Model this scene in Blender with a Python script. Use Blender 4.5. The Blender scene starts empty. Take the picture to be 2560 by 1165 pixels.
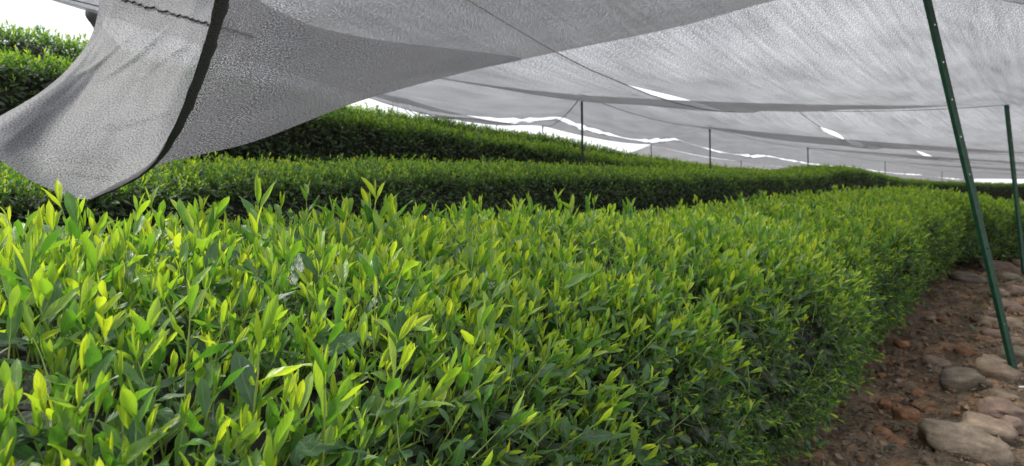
import bpy, bmesh, math, random
import numpy as np
from mathutils import Vector, Matrix, noise as mnoise

random.seed(7)
rng = np.random.default_rng(11)
sc = bpy.context.scene
col = sc.collection

# ------------------------------------------------------------------ camera, sky, sun, exposure
CAM_Z, FPX, HX, HY = 1.2, 1828.0, 1280.0, 455.0      # eye height, focal length and level line of the photograph (2560 px wide)
cam_d = bpy.data.cameras.new('camera'); cam = bpy.data.objects.new('camera', cam_d); col.objects.link(cam)
cam.location = (0, 0, CAM_Z); cam.rotation_euler = (math.pi/2, 0, 0)
cam_d.sensor_width = 36; cam_d.lens = 36*FPX/2560
cam_d.shift_y = -(582.5-HY)/2560
cam_d.clip_start = 0.05; cam_d.clip_end = 3000
cam_d.dof.use_dof = True; cam_d.dof.focus_distance = 1.25; cam_d.dof.aperture_fstop = 9.0
sc.camera = cam

SUN_EL, SUN_AZ = math.radians(54), math.radians(-74)      # azimuth from +Y, negative = to the left
world = bpy.data.worlds.new('World'); sc.world = world; world.use_nodes = True
wn = world.node_tree; wn.nodes.clear()
wo = wn.nodes.new('ShaderNodeOutputWorld'); wb = wn.nodes.new('ShaderNodeBackground')
sky = wn.nodes.new('ShaderNodeTexSky'); sky.sky_type = 'NISHITA'; sky.sun_disc = False
sky.sun_elevation = SUN_EL; sky.sun_rotation = SUN_AZ; sky.dust_density = 4.0; sky.air_density = 1.0
hs = wn.nodes.new('ShaderNodeMixRGB'); hs.inputs[0].default_value = 0.88         # even cloud layer over the clear sky
wc = wn.nodes.new('ShaderNodeTexCoord'); wz = wn.nodes.new('ShaderNodeTexNoise'); wz.inputs['Scale'].default_value = 3.2; wz.inputs['Detail'].default_value = 5
wr = wn.nodes.new('ShaderNodeValToRGB'); wr.color_ramp.elements[0].position = 0.35; wr.color_ramp.elements[1].position = 0.68
wr.color_ramp.elements[0].color = (8.0, 8.3, 9.0, 1); wr.color_ramp.elements[1].color = (12.0, 12.2, 12.6, 1)
wn.links.new(wc.outputs['Generated'], wz.inputs['Vector']); wn.links.new(wz.outputs['Fac'], wr.inputs[0]); wn.links.new(wr.outputs[0], hs.inputs[2])
wn.links.new(sky.outputs[0], hs.inputs[1]); wn.links.new(hs.outputs[0], wb.inputs[0])
wb.inputs[1].default_value = 0.10
wn.links.new(wb.outputs[0], wo.inputs[0])

sun_d = bpy.data.lights.new('sun', 'SUN'); sun = bpy.data.objects.new('sun', sun_d); col.objects.link(sun)
sun_d.energy = 3.2; sun_d.angle = math.radians(10); sun_d.color = (1.0, 0.96, 0.88)
sdir = Vector((math.sin(SUN_AZ)*math.cos(SUN_EL), math.cos(SUN_AZ)*math.cos(SUN_EL), math.sin(SUN_EL)))
sun.rotation_euler = sdir.to_track_quat('Z', 'Y').to_euler(); sun.location = sdir*40

vs = sc.view_settings
vs.view_transform = 'Standard'; vs.look = 'None'; vs.exposure = 0.6; vs.gamma = 1.0; vs.use_curve_mapping = False
sc.render.engine = 'CYCLES'
cy = sc.cycles
cy.max_bounces = 7; cy.diffuse_bounces = 3; cy.glossy_bounces = 2; cy.transmission_bounces = 4; cy.transparent_max_bounces = 14
cy.sample_clamp_indirect = 6.0; cy.caustics_reflective = False; cy.caustics_refractive = False
cy.use_denoising = True; cy.denoiser = 'OPENIMAGEDENOISE'; cy.denoising_input_passes = 'RGB_ALBEDO_NORMAL'

# ------------------------------------------------------------------ helpers
CA, SA = math.cos(math.radians(34)), math.sin(math.radians(34))     # the rows run 34 degrees to the right of the view

def nt(n, t): return (n*CA+t*SA, -n*SA+t*CA)
def to_nt(x, y): return (x*CA-y*SA, x*SA+y*CA)
def at(px, py, d): return Vector(((px-HX)/FPX*d, d, CAM_Z+(HY-py)/FPX*d))
def sstep(a, b, x):
    x = np.clip((x-a)/(b-a), 0, 1); return x*x*(3-2*x)

def tag(o, label=None, cat=None, group=None, kind=None):
    if label: o['label'] = label
    if cat: o['category'] = cat
    if group: o['group'] = group
    if kind: o['kind'] = kind
    return o
def link(o, parent=None):
    col.objects.link(o)
    if parent is not None: o.parent = parent
    return o
def empty(name, loc=(0, 0, 0)):
    o = bpy.data.objects.new(name, None); o.location = loc; o.empty_display_size = 0.1
    return link(o)
def mesh_from(name, verts, faces, mat=None, smooth=True):
    me = bpy.data.meshes.new(name); me.from_pydata([tuple(v) for v in verts], [], [tuple(f) for f in faces])
    if mat: me.materials.append(mat)
    if smooth: me.polygons.foreach_set('use_smooth', [True]*len(me.polygons))
    me.update(); return me
def obj(name, me, parent=None):
    return link(bpy.data.objects.new(name, me), parent)

def tube(pts, r, seg=6, cap=True):
    """verts, faces of a tube along pts; r a number or one per point"""
    pts = [Vector(p) for p in pts]; n = len(pts)
    rs = r if hasattr(r, '__len__') else [r]*n
    V, F = [], []
    up = Vector((0.13, 0.21, 0.97))
    for i, p in enumerate(pts):
        d = (pts[min(i+1, n-1)]-pts[max(i-1, 0)]).normalized()
        a = d.cross(up)
        if a.length < 1e-3: a = d.cross(Vector((1, 0, 0)))
        a.normalize(); b = d.cross(a)
        for k in range(seg):
            an = 2*math.pi*k/seg
            V.append(p+(a*math.cos(an)+b*math.sin(an))*rs[i])
    for i in range(n-1):
        for k in range(seg):
            k2 = (k+1) % seg
            F.append((i*seg+k, i*seg+k2, (i+1)*seg+k2, (i+1)*seg+k))
    if cap:
        F.append(tuple(range(seg-1, -1, -1))); F.append(tuple((n-1)*seg+k for k in range(seg)))
    return V, F
def join(parts):
    V, F = [], []
    for v, f in parts:
        o = len(V); V += list(v); F += [tuple(i+o for i in q) for q in f]
    return V, F

# ------------------------------------------------------------------ materials
class NT:
    def __init__(s, name):
        s.m = bpy.data.materials.new(name); s.m.use_nodes = True
        s.t = s.m.node_tree; s.t.nodes.clear()
        s.out = s.t.nodes.new('ShaderNodeOutputMaterial')
    def n(s, typ, **kw):
        nd = s.t.nodes.new(typ)
        for k, v in kw.items():
            if k.startswith('i_'):
                key = k[2:]; nd.inputs[int(key) if key.isdigit() else key.replace('_', ' ')].default_value = v
            else: setattr(nd, k, v)
        return nd
    def l(s, a, b): s.t.links.new(a, b)
    def math(s, op, a, b=None, c=None, clamp=False):
        nd = s.t.nodes.new('ShaderNodeMath'); nd.operation = op; nd.use_clamp = clamp
        for i, v in enumerate((a, b, c)):
            if v is None: continue
            if isinstance(v, (int, float)): nd.inputs[i].default_value = v
            else: s.l(v, nd.inputs[i])
        return nd.outputs[0]
    def mix(s, f, a, b, blend='MIX'):
        nd = s.t.nodes.new('ShaderNodeMixRGB'); nd.blend_type = blend
        for i, v in enumerate((f, a, b)):
            if isinstance(v, (int, float)): nd.inputs[i].default_value = v
            elif isinstance(v, tuple): nd.inputs[i].default_value = (*v, 1) if len(v) == 3 else v
            else: s.l(v, nd.inputs[i])
        return nd.outputs[0]
    def ramp(s, f, stops, interp='LINEAR'):
        nd = s.t.nodes.new('ShaderNodeValToRGB'); cr = nd.color_ramp; cr.interpolation = interp
        while len(cr.elements) < len(stops): cr.elements.new(0.5)
        for e, (p, c) in zip(cr.elements, stops):
            e.position = p; e.color = (*c, 1) if hasattr(c, '__len__') else (c, c, c, 1)
        s.l(f, nd.inputs[0]); return nd.outputs[0]
    def noise(s, vec, scale, detail=3, rough=0.55):
        nd = s.n('ShaderNodeTexNoise'); nd.inputs['Scale'].default_value = scale
        nd.inputs['Detail'].default_value = detail; nd.inputs['Roughness'].default_value = rough
        if vec is not None: s.l(vec, nd.inputs['Vector'])
        return nd.outputs['Fac']
    def mapping(s, vec, scale=(1, 1, 1), rot=(0, 0, 0), loc=(0, 0, 0)):
        nd = s.n('ShaderNodeMapping'); nd.inputs['Scale'].default_value = scale
        nd.inputs['Rotation'].default_value = rot; nd.inputs['Location'].default_value = loc
        s.l(vec, nd.inputs['Vector']); return nd.outputs[0]

def leaf_material(name, stops, trans_stops, trans=0.42, rough=0.38, vein=0.5, spec=0.5, sheen=0.0):
    b = NT(name)
    age = b.n('ShaderNodeAttribute', attribute_name='age').outputs['Fac']
    rnd = b.n('ShaderNodeObjectInfo').outputs['Random']
    uv = b.n('ShaderNodeUVMap').outputs[0]
    sx = b.n('ShaderNodeSeparateXYZ'); b.l(uv, sx.inputs[0])
    u, v = sx.outputs[0], sx.outputs[1]
    au = b.math('ABSOLUTE', b.math('SUBTRACT', u, 0.5))                 # distance from the midrib, 0..0.5
    r1 = b.math('MULTIPLY_ADD', rnd, 0.5, -0.20)
    a2 = b.math('ADD', age, r1, clamp=True)
    a3 = b.math('ADD', a2, b.math('MULTIPLY_ADD', v, -0.12, 0.06), clamp=True)   # tips younger
    c = b.ramp(a3, stops); ct = b.ramp(a3, trans_stops)
    rib = b.math('LESS_THAN', au, 0.035)
    pos = b.n('ShaderNodeNewGeometry').outputs['Position']
    nz = b.noise(pos, 90, 2)
    c = b.mix(b.math('MULTIPLY', rib, 0.35), c, (0.30, 0.36, 0.12))
    c = b.mix(1.0, c, b.ramp(nz, [(0.3, 0.86), (0.7, 1.12)]), 'MULTIPLY')
    # lateral veins run forward from the midrib
    ph = b.math('MULTIPLY', b.math('SUBTRACT', b.math('MULTIPLY', v, 6.0), b.math('MULTIPLY', au, 4.0)), 2*math.pi)
    w = b.math('SINE', ph)
    hgt = b.math('ADD', b.math('MULTIPLY', w, 0.5), b.math('MULTIPLY', nz, 0.5))
    hgt = b.math('SUBTRACT', hgt, b.math('MULTIPLY', b.math('LESS_THAN', au, 0.05), 0.8))
    bp = b.n('ShaderNodeBump'); bp.inputs['Strength'].default_value = vein; bp.inputs['Distance'].default_value = 0.0006
    b.l(hgt, bp.inputs['Height'])
    p = b.n('ShaderNodeBsdfPrincipled'); b.l(c, p.inputs['Base Color']); p.inputs['Roughness'].default_value = rough
    p.inputs['Specular IOR Level'].default_value = spec
    b.l(bp.outputs[0], p.inputs['Normal'])
    p.inputs['Sheen Weight'].default_value = sheen; p.inputs['Sheen Roughness'].default_value = 0.35; p.inputs['Sheen Tint'].default_value = (0.85, 0.95, 0.85, 1)
    tr = b.n('ShaderNodeBsdfTranslucent'); b.l(ct, tr.inputs['Color']); b.l(bp.outputs[0], tr.inputs['Normal'])
    mx = b.n('ShaderNodeMixShader'); mx.inputs[0].default_value = trans
    b.l(p.outputs[0], mx.inputs[1]); b.l(tr.outputs[0], mx.inputs[2]); b.l(mx.outputs[0], b.out.inputs[0])
    return b.m

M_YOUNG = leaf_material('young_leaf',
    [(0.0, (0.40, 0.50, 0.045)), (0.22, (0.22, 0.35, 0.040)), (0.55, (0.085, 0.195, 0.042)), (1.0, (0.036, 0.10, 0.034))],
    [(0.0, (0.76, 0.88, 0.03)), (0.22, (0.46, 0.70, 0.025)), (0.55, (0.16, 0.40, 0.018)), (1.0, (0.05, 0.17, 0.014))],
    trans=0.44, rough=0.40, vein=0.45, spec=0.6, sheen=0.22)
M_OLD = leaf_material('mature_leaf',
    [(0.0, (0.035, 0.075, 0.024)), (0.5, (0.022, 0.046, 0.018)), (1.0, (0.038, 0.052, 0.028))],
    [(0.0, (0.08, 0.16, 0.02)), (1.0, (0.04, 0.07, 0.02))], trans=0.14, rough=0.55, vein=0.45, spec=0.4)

def simple(name, base, rough=0.6, noise_scale=0, var=0.3, bump=0.0, bscale=60, metal=0, spec=0.5):
    b = NT(name); p = b.n('ShaderNodeBsdfPrincipled')
    p.inputs['Roughness'].default_value = rough; p.inputs['Metallic'].default_value = metal
    p.inputs['Specular IOR Level'].default_value = spec
    pos = b.n('ShaderNodeNewGeometry').outputs['Position']
    if noise_scale:
        f = b.noise(pos, noise_scale, 4)
        lo = tuple(x*(1-var) for x in base); hi = tuple(min(1, x*(1+var)) for x in base)
        b.l(b.ramp(f, [(0.3, lo), (0.7, hi)]), p.inputs['Base Color'])
    else: p.inputs['Base Color'].default_value = (*base, 1)
    if bump:
        bp = b.n('ShaderNodeBump'); bp.inputs['Strength'].default_value = 0.6; bp.inputs['Distance'].default_value = bump
        b.l(b.noise(pos, bscale, 4), bp.inputs['Height']); b.l(bp.outputs[0], p.inputs['Normal'])
    b.l(p.outputs[0], b.out.inputs[0]); return b.m

M_STEM = simple('green_stem', (0.22, 0.30, 0.06), 0.5, 40, 0.3)
M_TWIG = simple('bark', (0.055, 0.045, 0.035), 0.85, 60, 0.5, 0.002, 200)
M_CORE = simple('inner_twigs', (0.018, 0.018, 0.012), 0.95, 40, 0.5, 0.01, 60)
M_POST = simple('green_paint', (0.004, 0.050, 0.024), 0.5, 25, 0.35, 0.0006, 150)
M_POSTD = simple('dark_steel', (0.015, 0.022, 0.020), 0.5, 25, 0.35)
M_WIRE = simple('wire', (0.03, 0.03, 0.032), 0.45, 0)
M_THREAD = simple('black_thread', (0.02, 0.02, 0.022), 0.7, 0)
M_WHITE = simple('white_plastic', (0.75, 0.76, 0.78), 0.4, 0)
M_LITTER = simple('dry_leaf', (0.17, 0.12, 0.075), 0.8, 6, 0.6)
M_LITTERG = simple('grey_green_leaf', (0.10, 0.13, 0.09), 0.6, 6, 0.4)
M_STRAW = simple('dead_twig', (0.15, 0.11, 0.075), 0.85, 8, 0.7)

def net_material(name, open_lo, open_hi, grain, streak, dark, light, tl=0.5, contrast=3.0, graze=0.25, fine=330, weave=0.42):
    """knitted shade cloth: stray holes of a few millimetres (transparent) between dark and light tape fibres"""
    b = NT(name)
    uv = b.n('ShaderNodeUVMap').outputs[0]
    g1 = b.noise(b.mapping(uv, (1.0, 1.5, 1)), grain, 1, 0.5)
    g2 = b.noise(b.mapping(uv, (1.0, 1.6, 1), (0, 0, 0.5), (3, 7, 0)), fine, 1, 0.6)
    sx = b.n('ShaderNodeSeparateXYZ'); b.l(uv, sx.inputs[0])
    k = 2*math.pi/0.0075
    wv = b.math('MULTIPLY', b.math('SINE', b.math('MULTIPLY', sx.outputs[0], k)), b.math('SINE', b.math('MULTIPLY', sx.outputs[1], k*1.2)))
    g = b.math('ADD', b.math('MULTIPLY', b.math('SUBTRACT', g1, 0.5), contrast), b.math('MULTIPLY', b.math('SUBTRACT', g2, 0.5), contrast*0.5))
    g = b.math('ADD', g, b.math('MULTIPLY', wv, weave))
    st = b.math('MULTIPLY', b.math('SUBTRACT', b.noise(b.mapping(uv, (0.7, 7.0, 1), (0, 0, 0.06)), 1.6, 4, 0.6), 0.5), streak)
    big = b.math('MULTIPLY', b.math('SUBTRACT', b.noise(uv, 1.3, 3), 0.5), streak*0.8)
    t = b.math('ADD', b.math('ADD', b.math('ADD', g, 0.5), st), big, clamp=True)
    col_ = b.mix(t, dark, light)
    t = b.math('MULTIPLY_ADD', t, open_hi-open_lo, open_lo, clamp=True)
    lw = b.n('ShaderNodeLayerWeight'); lw.inputs['Blend'].default_value = 0.5        # the holes of a knit close edge-on
    cosv = b.math('SUBTRACT', 1.0, lw.outputs['Facing'])
    t = b.math('MULTIPLY', t, b.math('MULTIPLY_ADD', b.math('POWER', cosv, 0.6), 1-graze, graze), clamp=True)
    tp = b.n('ShaderNodeBsdfTransparent')
    df = b.n('ShaderNodeBsdfPrincipled'); b.l(col_, df.inputs['Base Color']); df.inputs['Roughness'].default_value = 0.6
    df.inputs['Specular IOR Level'].default_value = 0.3
    tlb = b.n('ShaderNodeBsdfTranslucent'); b.l(col_, tlb.inputs['Color'])
    m1 = b.n('ShaderNodeMixShader'); m1.inputs[0].default_value = tl; b.l(df.outputs[0], m1.inputs[1]); b.l(tlb.outputs[0], m1.inputs[2])
    m2 = b.n('ShaderNodeMixShader'); b.l(t, m2.inputs[0]); b.l(m1.outputs[0], m2.inputs[1]); b.l(tp.outputs[0], m2.inputs[2])
    b.l(m2.outputs[0], b.out.inputs[0]); return b.m

M_NET_NEAR = net_material('knitted_net_close', -0.06, 0.95, 185, 0.4, (0.03, 0.03, 0.034), (0.20, 0.20, 0.215), contrast=3.6, fine=420)
M_NET_FAR_LIT = net_material('knitted_net_far_lit', -0.25, 0.30, 190, 0.4, (0.05, 0.05, 0.055), (0.50, 0.50, 0.53), contrast=3.6, fine=420)  # same net on the far sheet: fewer holes, sunlight painted in as paler fibres
M_NET = net_material('knitted_net', 0.02, 0.80, 58, 0.7, (0.05, 0.05, 0.055), (0.22, 0.22, 0.23), contrast=2.6, fine=120, weave=0.0)
M_SELV = net_material('net_hem', -0.16, 0.24, 190, 0.2, (0.010, 0.010, 0.012), (0.09, 0.09, 0.10), tl=0.2, contrast=3.0)
M_BUNDLE = net_material('bundled_net', 0.0, 0.16, 120, 0.5, (0.05, 0.05, 0.055), (0.16, 0.16, 0.17), tl=0.35)

def soil_material():
    b = NT('soil'); pos = b.n('ShaderNodeNewGeometry').outputs['Position']
    c = b.ramp(b.noise(pos, 3.2, 6, 0.65), [(0.3, (0.12, 0.095, 0.070)), (0.5, (0.23, 0.17, 0.115)), (0.62, (0.37, 0.22, 0.125)), (0.75, (0.36, 0.27, 0.18))])
    fine = b.noise(pos, 55, 5, 0.7)
    c = b.mix(1.0, c, b.ramp(fine, [(0.3, 0.45), (0.7, 1.35)]), 'MULTIPLY')
    moss = b.math('MULTIPLY', b.ramp(b.noise(pos, 2.1, 5, 0.7), [(0.52, 0), (0.66, 1)]), 0.65)
    c = b.mix(moss, c, b.mix(fine, (0.05, 0.06, 0.012), (0.17, 0.17, 0.045)))
    p = b.n('ShaderNodeBsdfPrincipled'); b.l(c, p.inputs['Base Color']); p.inputs['Roughness'].default_value = 0.95
    p.inputs['Specular IOR Level'].default_value = 0.2
    bp = b.n('ShaderNodeBump'); bp.inputs['Strength'].default_value = 0.9; bp.inputs['Distance'].default_value = 0.02
    b.l(b.math('ADD', fine, b.math('MULTIPLY', b.noise(pos, 180, 3), 0.5)), bp.inputs['Height']); b.l(bp.outputs[0], p.inputs['Normal'])
    b.l(p.outputs[0], b.out.inputs[0]); return b.m
M_SOIL = soil_material()

def stone_material(name, base, warm):
    b = NT(name); tc = b.n('ShaderNodeTexCoord').outputs['Object']
    pos = b.n('ShaderNodeNewGeometry').outputs['Position']
    lo = tuple(x*0.55 for x in base)
    c = b.ramp(b.noise(pos, 9, 6, 0.65), [(0.3, lo), (0.55, base), (0.75, warm)])
    c = b.mix(b.math('MULTIPLY', b.ramp(b.noise(pos, 70, 4, 0.7), [(0.45, 0), (0.7, 1)]), 0.5), c, tuple(x*0.4 for x in base))
    lay = b.noise(b.mapping(pos, (2, 2, 16), (0.3, 0.2, 0)), 4, 4)
    c = b.mix(1.0, c, b.ramp(lay, [(0.35, 0.75), (0.65, 1.15)]), 'MULTIPLY')
    p = b.n('ShaderNodeBsdfPrincipled'); b.l(c, p.inputs['Base Color']); p.inputs['Roughness'].default_value = 0.82
    p.inputs['Specular IOR Level'].default_value = 0.3
    bp = b.n('ShaderNodeBump'); bp.inputs['Strength'].default_value = 0.7; bp.inputs['Distance'].default_value = 0.006
    b.l(b.math('ADD', b.noise(pos, 30, 6, 0.7), lay), bp.inputs['Height']); b.l(bp.outputs[0], p.inputs['Normal'])
    b.l(p.outputs[0], b.out.inputs[0]); return b.m
STONE_MATS = {
    'pale': stone_material('pale_sandstone', (0.27, 0.21, 0.15), (0.38, 0.305, 0.22)),
    'tan': stone_material('tan_sandstone', (0.235, 0.175, 0.125), (0.31, 0.235, 0.165)),
    'red': stone_material('reddish_sandstone', (0.20, 0.14, 0.108), (0.27, 0.185, 0.14)),
    'dark': stone_material('dark_sandstone', (0.15, 0.125, 0.092), (0.21, 0.175, 0.125)),
    'orange': stone_material('orange_clod', (0.26, 0.13, 0.065), (0.33, 0.18, 0.09)),
}

# ------------------------------------------------------------------ terrain
Z2 = ([-6, 2.2, 3.7, 7, 13.2, 15, 18, 21, 26, 34, 45], [1.30, 1.33, 1.39, 1.39, 1.41, 1.44, 1.60, 1.58, 1.43, 1.26, 1.0])
Z3 = ([-6, 2.4, 4.9, 8.5, 11, 14.4, 20, 30, 45], [2.30, 2.05, 1.90, 1.76, 1.63, 1.55, 1.50, 1.25, 0.9])
Z4 = ([-6, 3.2, 7, 10.3, 13, 15.6, 19.6, 30, 45], [2.9, 2.58, 2.25, 2.14, 2.06, 1.86, 1.73, 1.35, 0.9])
GD = ([-50, 10, 13, 15, 17, 25, 60], [0, 0, -0.03, -0.12, -0.2, -0.45, -0.8])
H1, H2 = 1.12, 0.85
def ground(n, t):
    """height of the terraced slope; arrays or numbers"""
    n = np.asarray(n, float); t = np.asarray(t, float)
    z4 = np.interp(t, *Z4)-H2; z3 = np.interp(t, *Z3)-H2; z2 = np.interp(t, *Z2)-H2; g0 = np.interp(t, *GD)
    kn = [-400, -40, -16, -10.5, -8.3, -6.8, -6.2, -4.9, -4.3, -2.9, -2.3, 3.2, 6, 400]
    kz = [-8+0*t, -4+0*t, -1.6+0*t, z4-0.6, z4, z4, z3, z3, z2, z2, g0, g0, g0-0.25, -6+0*t]
    out = np.zeros(np.broadcast(n, t).shape)
    for i in range(len(kn)-1):
        m = (n >= kn[i]) & (n <= kn[i+1])
        f = (n-kn[i])/(kn[i+1]-kn[i])
        if i in (4, 6, 8, 9): f = f*f*(3-2*f)
        out = np.where(m, kz[i]*(1-f)+kz[i+1]*f, out)
    far = sstep(60, 300, np.abs(t))
    return out*(1-far)-8*far
def ground_xy(x, y): return float(ground(*to_nt(x, y)))
def ground_hit(px, py):
    d = CAM_Z*FPX/(py-HY)
    for _ in range(12):
        g = ground_xy((px-HX)/FPX*d, d); d = 0.5*d+0.5*(CAM_Z-g)*FPX/(py-HY)
    return at(px, py, d)

def build_ground():
    na = np.concatenate([[-400, -150, -60, -30, -20, -14], np.arange(-11, -1.2, 0.3), np.arange(-1.2, 2.6, 0.035), np.arange(2.6, 7, 0.3), [9, 14, 30, 80, 400]])
    ta = np.concatenate([[-400, -150, -50, -20, -8, -3, -1], np.arange(-0.5, 7, 0.035), np.arange(7, 16, 0.12), np.arange(16, 50, 1.0), [60, 80, 120, 200, 300, 600]])
    N, T = np.meshgrid(na, ta, indexing='ij')
    Z = ground(N, T); X = N*CA+T*SA; Y = -N*SA+T*CA
    for idx in np.ndindex(N.shape):
        n, t = N[idx], T[idx]
        if -1.3 < n < 3 and -1 < t < 16.5:
            p = Vector((X[idx], Y[idx], 0))
            Z[idx] += 0.05*mnoise.noise(p*1.7)+0.03*mnoise.noise(p*5)+0.034*mnoise.noise(p*9)+0.030*abs(mnoise.noise(p*20))
    V = np.stack([X, Y, Z], -1).reshape(-1, 3)
    a, b = N.shape; I = np.arange(a*b).reshape(a, b)
    F = np.stack([I[:-1, :-1], I[1:, :-1], I[1:, 1:], I[:-1, 1:]], -1).reshape(-1, 4)
    o = obj('ground', mesh_from('ground', V.tolist(), F.tolist(), M_SOIL)); o['kind'] = 'structure'
build_ground()

# ------------------------------------------------------------------ leaves and shoots
def make_leaf(name, L, W, age, fold=0.35, curl=0.25, wave=0.0, tip=1.0, roll=0.0, nseg=6, mat=None, shape='lance', serr=0.0):
    """leaf lying along +Y from the origin, upper face +Z; 4 strips across"""
    V, F, UV, = [], [], []
    for i in range(nseg+1):
        v = i/nseg
        if shape == 'lance': w = math.sin(math.pi*v**1.12)**0.72 if 0 < v < 1 else 0.0
        else: w = math.sin(math.pi*v**0.92)**0.62 if 0 < v < 1 else 0.0
        if v == 0: w = 0.10
        if v == 1: w = 0.02
        hw = W*0.48*w*(1+(serr*(-1)**i))
        ang = curl*v; 
        y = L*(math.sin(ang)/ang*v if abs(curl) > 1e-4 and v > 0 else v)
        z = -L*((1-math.cos(ang))/ang*v if abs(curl) > 1e-4 and v > 0 else 0)
        for k in range(5):
            u = (k-2)/2
            fa = fold*(0.6+0.4*(1-v)); au = abs(u)*hw
            rr = roll*abs(u)
            V.append((math.copysign(au*math.cos(fa+rr*0.5), u) if u else 0, y, z+au*math.sin(fa+rr)+wave*W*0.12*math.sin(v*9+u*1.5)))
            UV.append((0.5+u/2, v))
    for i in range(nseg):
        for k in range(4):
            a = i*5+k; F.append((a, a+1, a+6, a+5))
    return dict(V=np.array(V), F=F, UV=UV, age=age, mat=mat or M_YOUNG, name=name)

def leaf_mesh(lf):
    me = mesh_from(lf['name'], lf['V'], lf['F'], lf['mat'])
    add_layers(me, lf['UV'], [lf['age']]*len(lf['V'])); return me
def add_layers(me, uv_v, age_v):
    uvl = me.uv_layers.new(name='UVMap')
    li = np.empty(len(me.loops), int); me.loops.foreach_get('vertex_index', li)
    uvl.data.foreach_set('uv', np.asarray(uv_v, float)[li].ravel())
    a = me.attributes.new('age', 'FLOAT', 'POINT'); a.data.foreach_set('value', np.asarray(age_v, float))

LEAVES = {}
for i in range(4):
    c = [0.15, -0.25, 0.45, 0.05][i]
    LEAVES['bud%d' % i] = make_leaf('leaf', 0.040+0.005*i, 0.0075, 0.04, fold=1.0, curl=c*0.5, roll=0.3)
    LEAVES['one%d' % i] = make_leaf('leaf', 0.054+0.004*i, 0.0165+0.001*i, 0.10+0.05*i, fold=0.75-0.08*i, curl=c*1.2-0.1, wave=0.5, roll=0.2)
    LEAVES['two%d' % i] = make_leaf('leaf', 0.065+0.004*i, 0.0215+0.001*i, 0.30+0.08*i, fold=0.55-0.07*i, curl=c*1.3, wave=0.8, roll=0.15)
    LEAVES['three%d' % i] = make_leaf('leaf', 0.068+0.004*i, 0.025+0.001*i, 0.55+0.1*i, fold=0.4-0.06*i, curl=c*1.4+0.2, wave=1.0)
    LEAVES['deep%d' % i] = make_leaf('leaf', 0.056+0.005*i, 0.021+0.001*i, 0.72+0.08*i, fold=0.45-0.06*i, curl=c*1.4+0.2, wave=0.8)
    LEAVES['low%d' % i] = make_leaf('leaf', 0.036+0.004*i, 0.019, 0.55+0.1*i, fold=0.25, curl=0.2, shape='oval')
for i in range(4):
    LEAVES['old%d' % i] = make_leaf('mature_leaf', 0.078+0.007*i, 0.036+0.002*i, 0.15+0.25*i, fold=0.22-0.04*i, curl=0.2+0.2*i, wave=0.5, shape='oval', mat=M_OLD, serr=0.04)
LEAF_ME = {k: leaf_mesh(v) for k, v in LEAVES.items()}

def leaf_matrix(h, az, tilt, px, py, roll=0.0, s=1.0):
    """leaf leaving the stem at height h, heading az, tilt away from the stem (0 = along it)"""
    M = Matrix.Translation((px, py, h)) @ Matrix.Rotation(az, 4, 'Z') @ Matrix.Rotation(math.pi/2-tilt, 4, 'X') @ Matrix.Rotation(roll, 4, 'Y')
    return M @ Matrix.Diagonal((s, s, s, 1))
SHOOTS = []
def make_shoot(k):
    r = random.Random(100+k)
    H = r.uniform(0.085, 0.15)
    bx, by = r.uniform(-0.02, 0.02), r.uniform(-0.02, 0.02)
    cx = lambda h: bx*(h/H)**2
    cyy = lambda h: by*(h/H)**2
    rec = []
    az = r.uniform(0, 6.28)
    pick = lambda nm: nm+str(r.randrange(4))
    add = lambda nm, h, a, tl, s=1.0: rec.append((pick(nm), leaf_matrix(h, a, tl, cx(h), cyy(h), r.uniform(-0.35, 0.35), s)))
    add('bud', H-0.004, az, r.uniform(0.02, 0.14))
    add('one', H-0.008, az+2.4, r.uniform(0.18, 0.55), r.uniform(0.8, 1.1))
    add('one' if k % 3 else 'two', H*0.86, az+4.8+r.uniform(-.4, .4), r.uniform(0.3, 0.8), r.uniform(0.85, 1.1))
    add('two', H*0.62, az+7.2+r.uniform(-.4, .4), r.uniform(0.45, 1.0), r.uniform(0.85, 1.1))
    add('three', H*0.38, az+9.6+r.uniform(-.4, .4), r.uniform(0.6, 1.2), r.uniform(0.8, 1.1))
    if k % 2: add('low', H*0.16, az+12+r.uniform(-.4, .4), r.uniform(0.7, 1.2))
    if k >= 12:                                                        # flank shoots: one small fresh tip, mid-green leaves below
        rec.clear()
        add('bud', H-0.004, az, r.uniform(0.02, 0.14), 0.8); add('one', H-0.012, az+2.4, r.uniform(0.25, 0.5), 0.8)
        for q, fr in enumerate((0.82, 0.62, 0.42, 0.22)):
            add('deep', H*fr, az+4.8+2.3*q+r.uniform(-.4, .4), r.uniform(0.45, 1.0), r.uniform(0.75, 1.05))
    pts = [(cx(H*q), cyy(H*q), H*q) for q in (-0.25, 0.0, 0.35, 0.7, 1.0)]
    pts[0] = (0, 0, -0.25*H); 
    SV, SF = tube(pts, [0.0017, 0.0016, 0.0014, 0.0012, 0.0008], 5, False)
    stem = mesh_from('tea_shoot', SV, SF, M_STEM)
    V, F, UV, A, MI = [], [], [], [], []
    for nm, M in rec:
        lf = LEAVES[nm]; o = len(V)
        V += [tuple(M @ Vector(v)) for v in lf['V']]; F += [tuple(i+o for i in f) for f in lf['F']]
        UV += lf['UV']; A += [lf['age']]*len(lf['V']); MI += [0]*len(lf['F'])
    o = len(V); V += [tuple(v) for v in SV]; F += [tuple(i+o for i in f) for f in SF]
    UV += [(0.5, 0.5)]*len(SV); A += [0.5]*len(SV); MI += [1]*len(SF)
    me = mesh_from('tea_shoot', V, F, M_YOUNG); me.materials.append(M_STEM)
    add_layers(me, UV, A); me.polygons.foreach_set('material_index', MI)
    SHOOTS.append(dict(rec=rec, stem=stem, whole=me))
for k in range(18): make_shoot(k)
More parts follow.
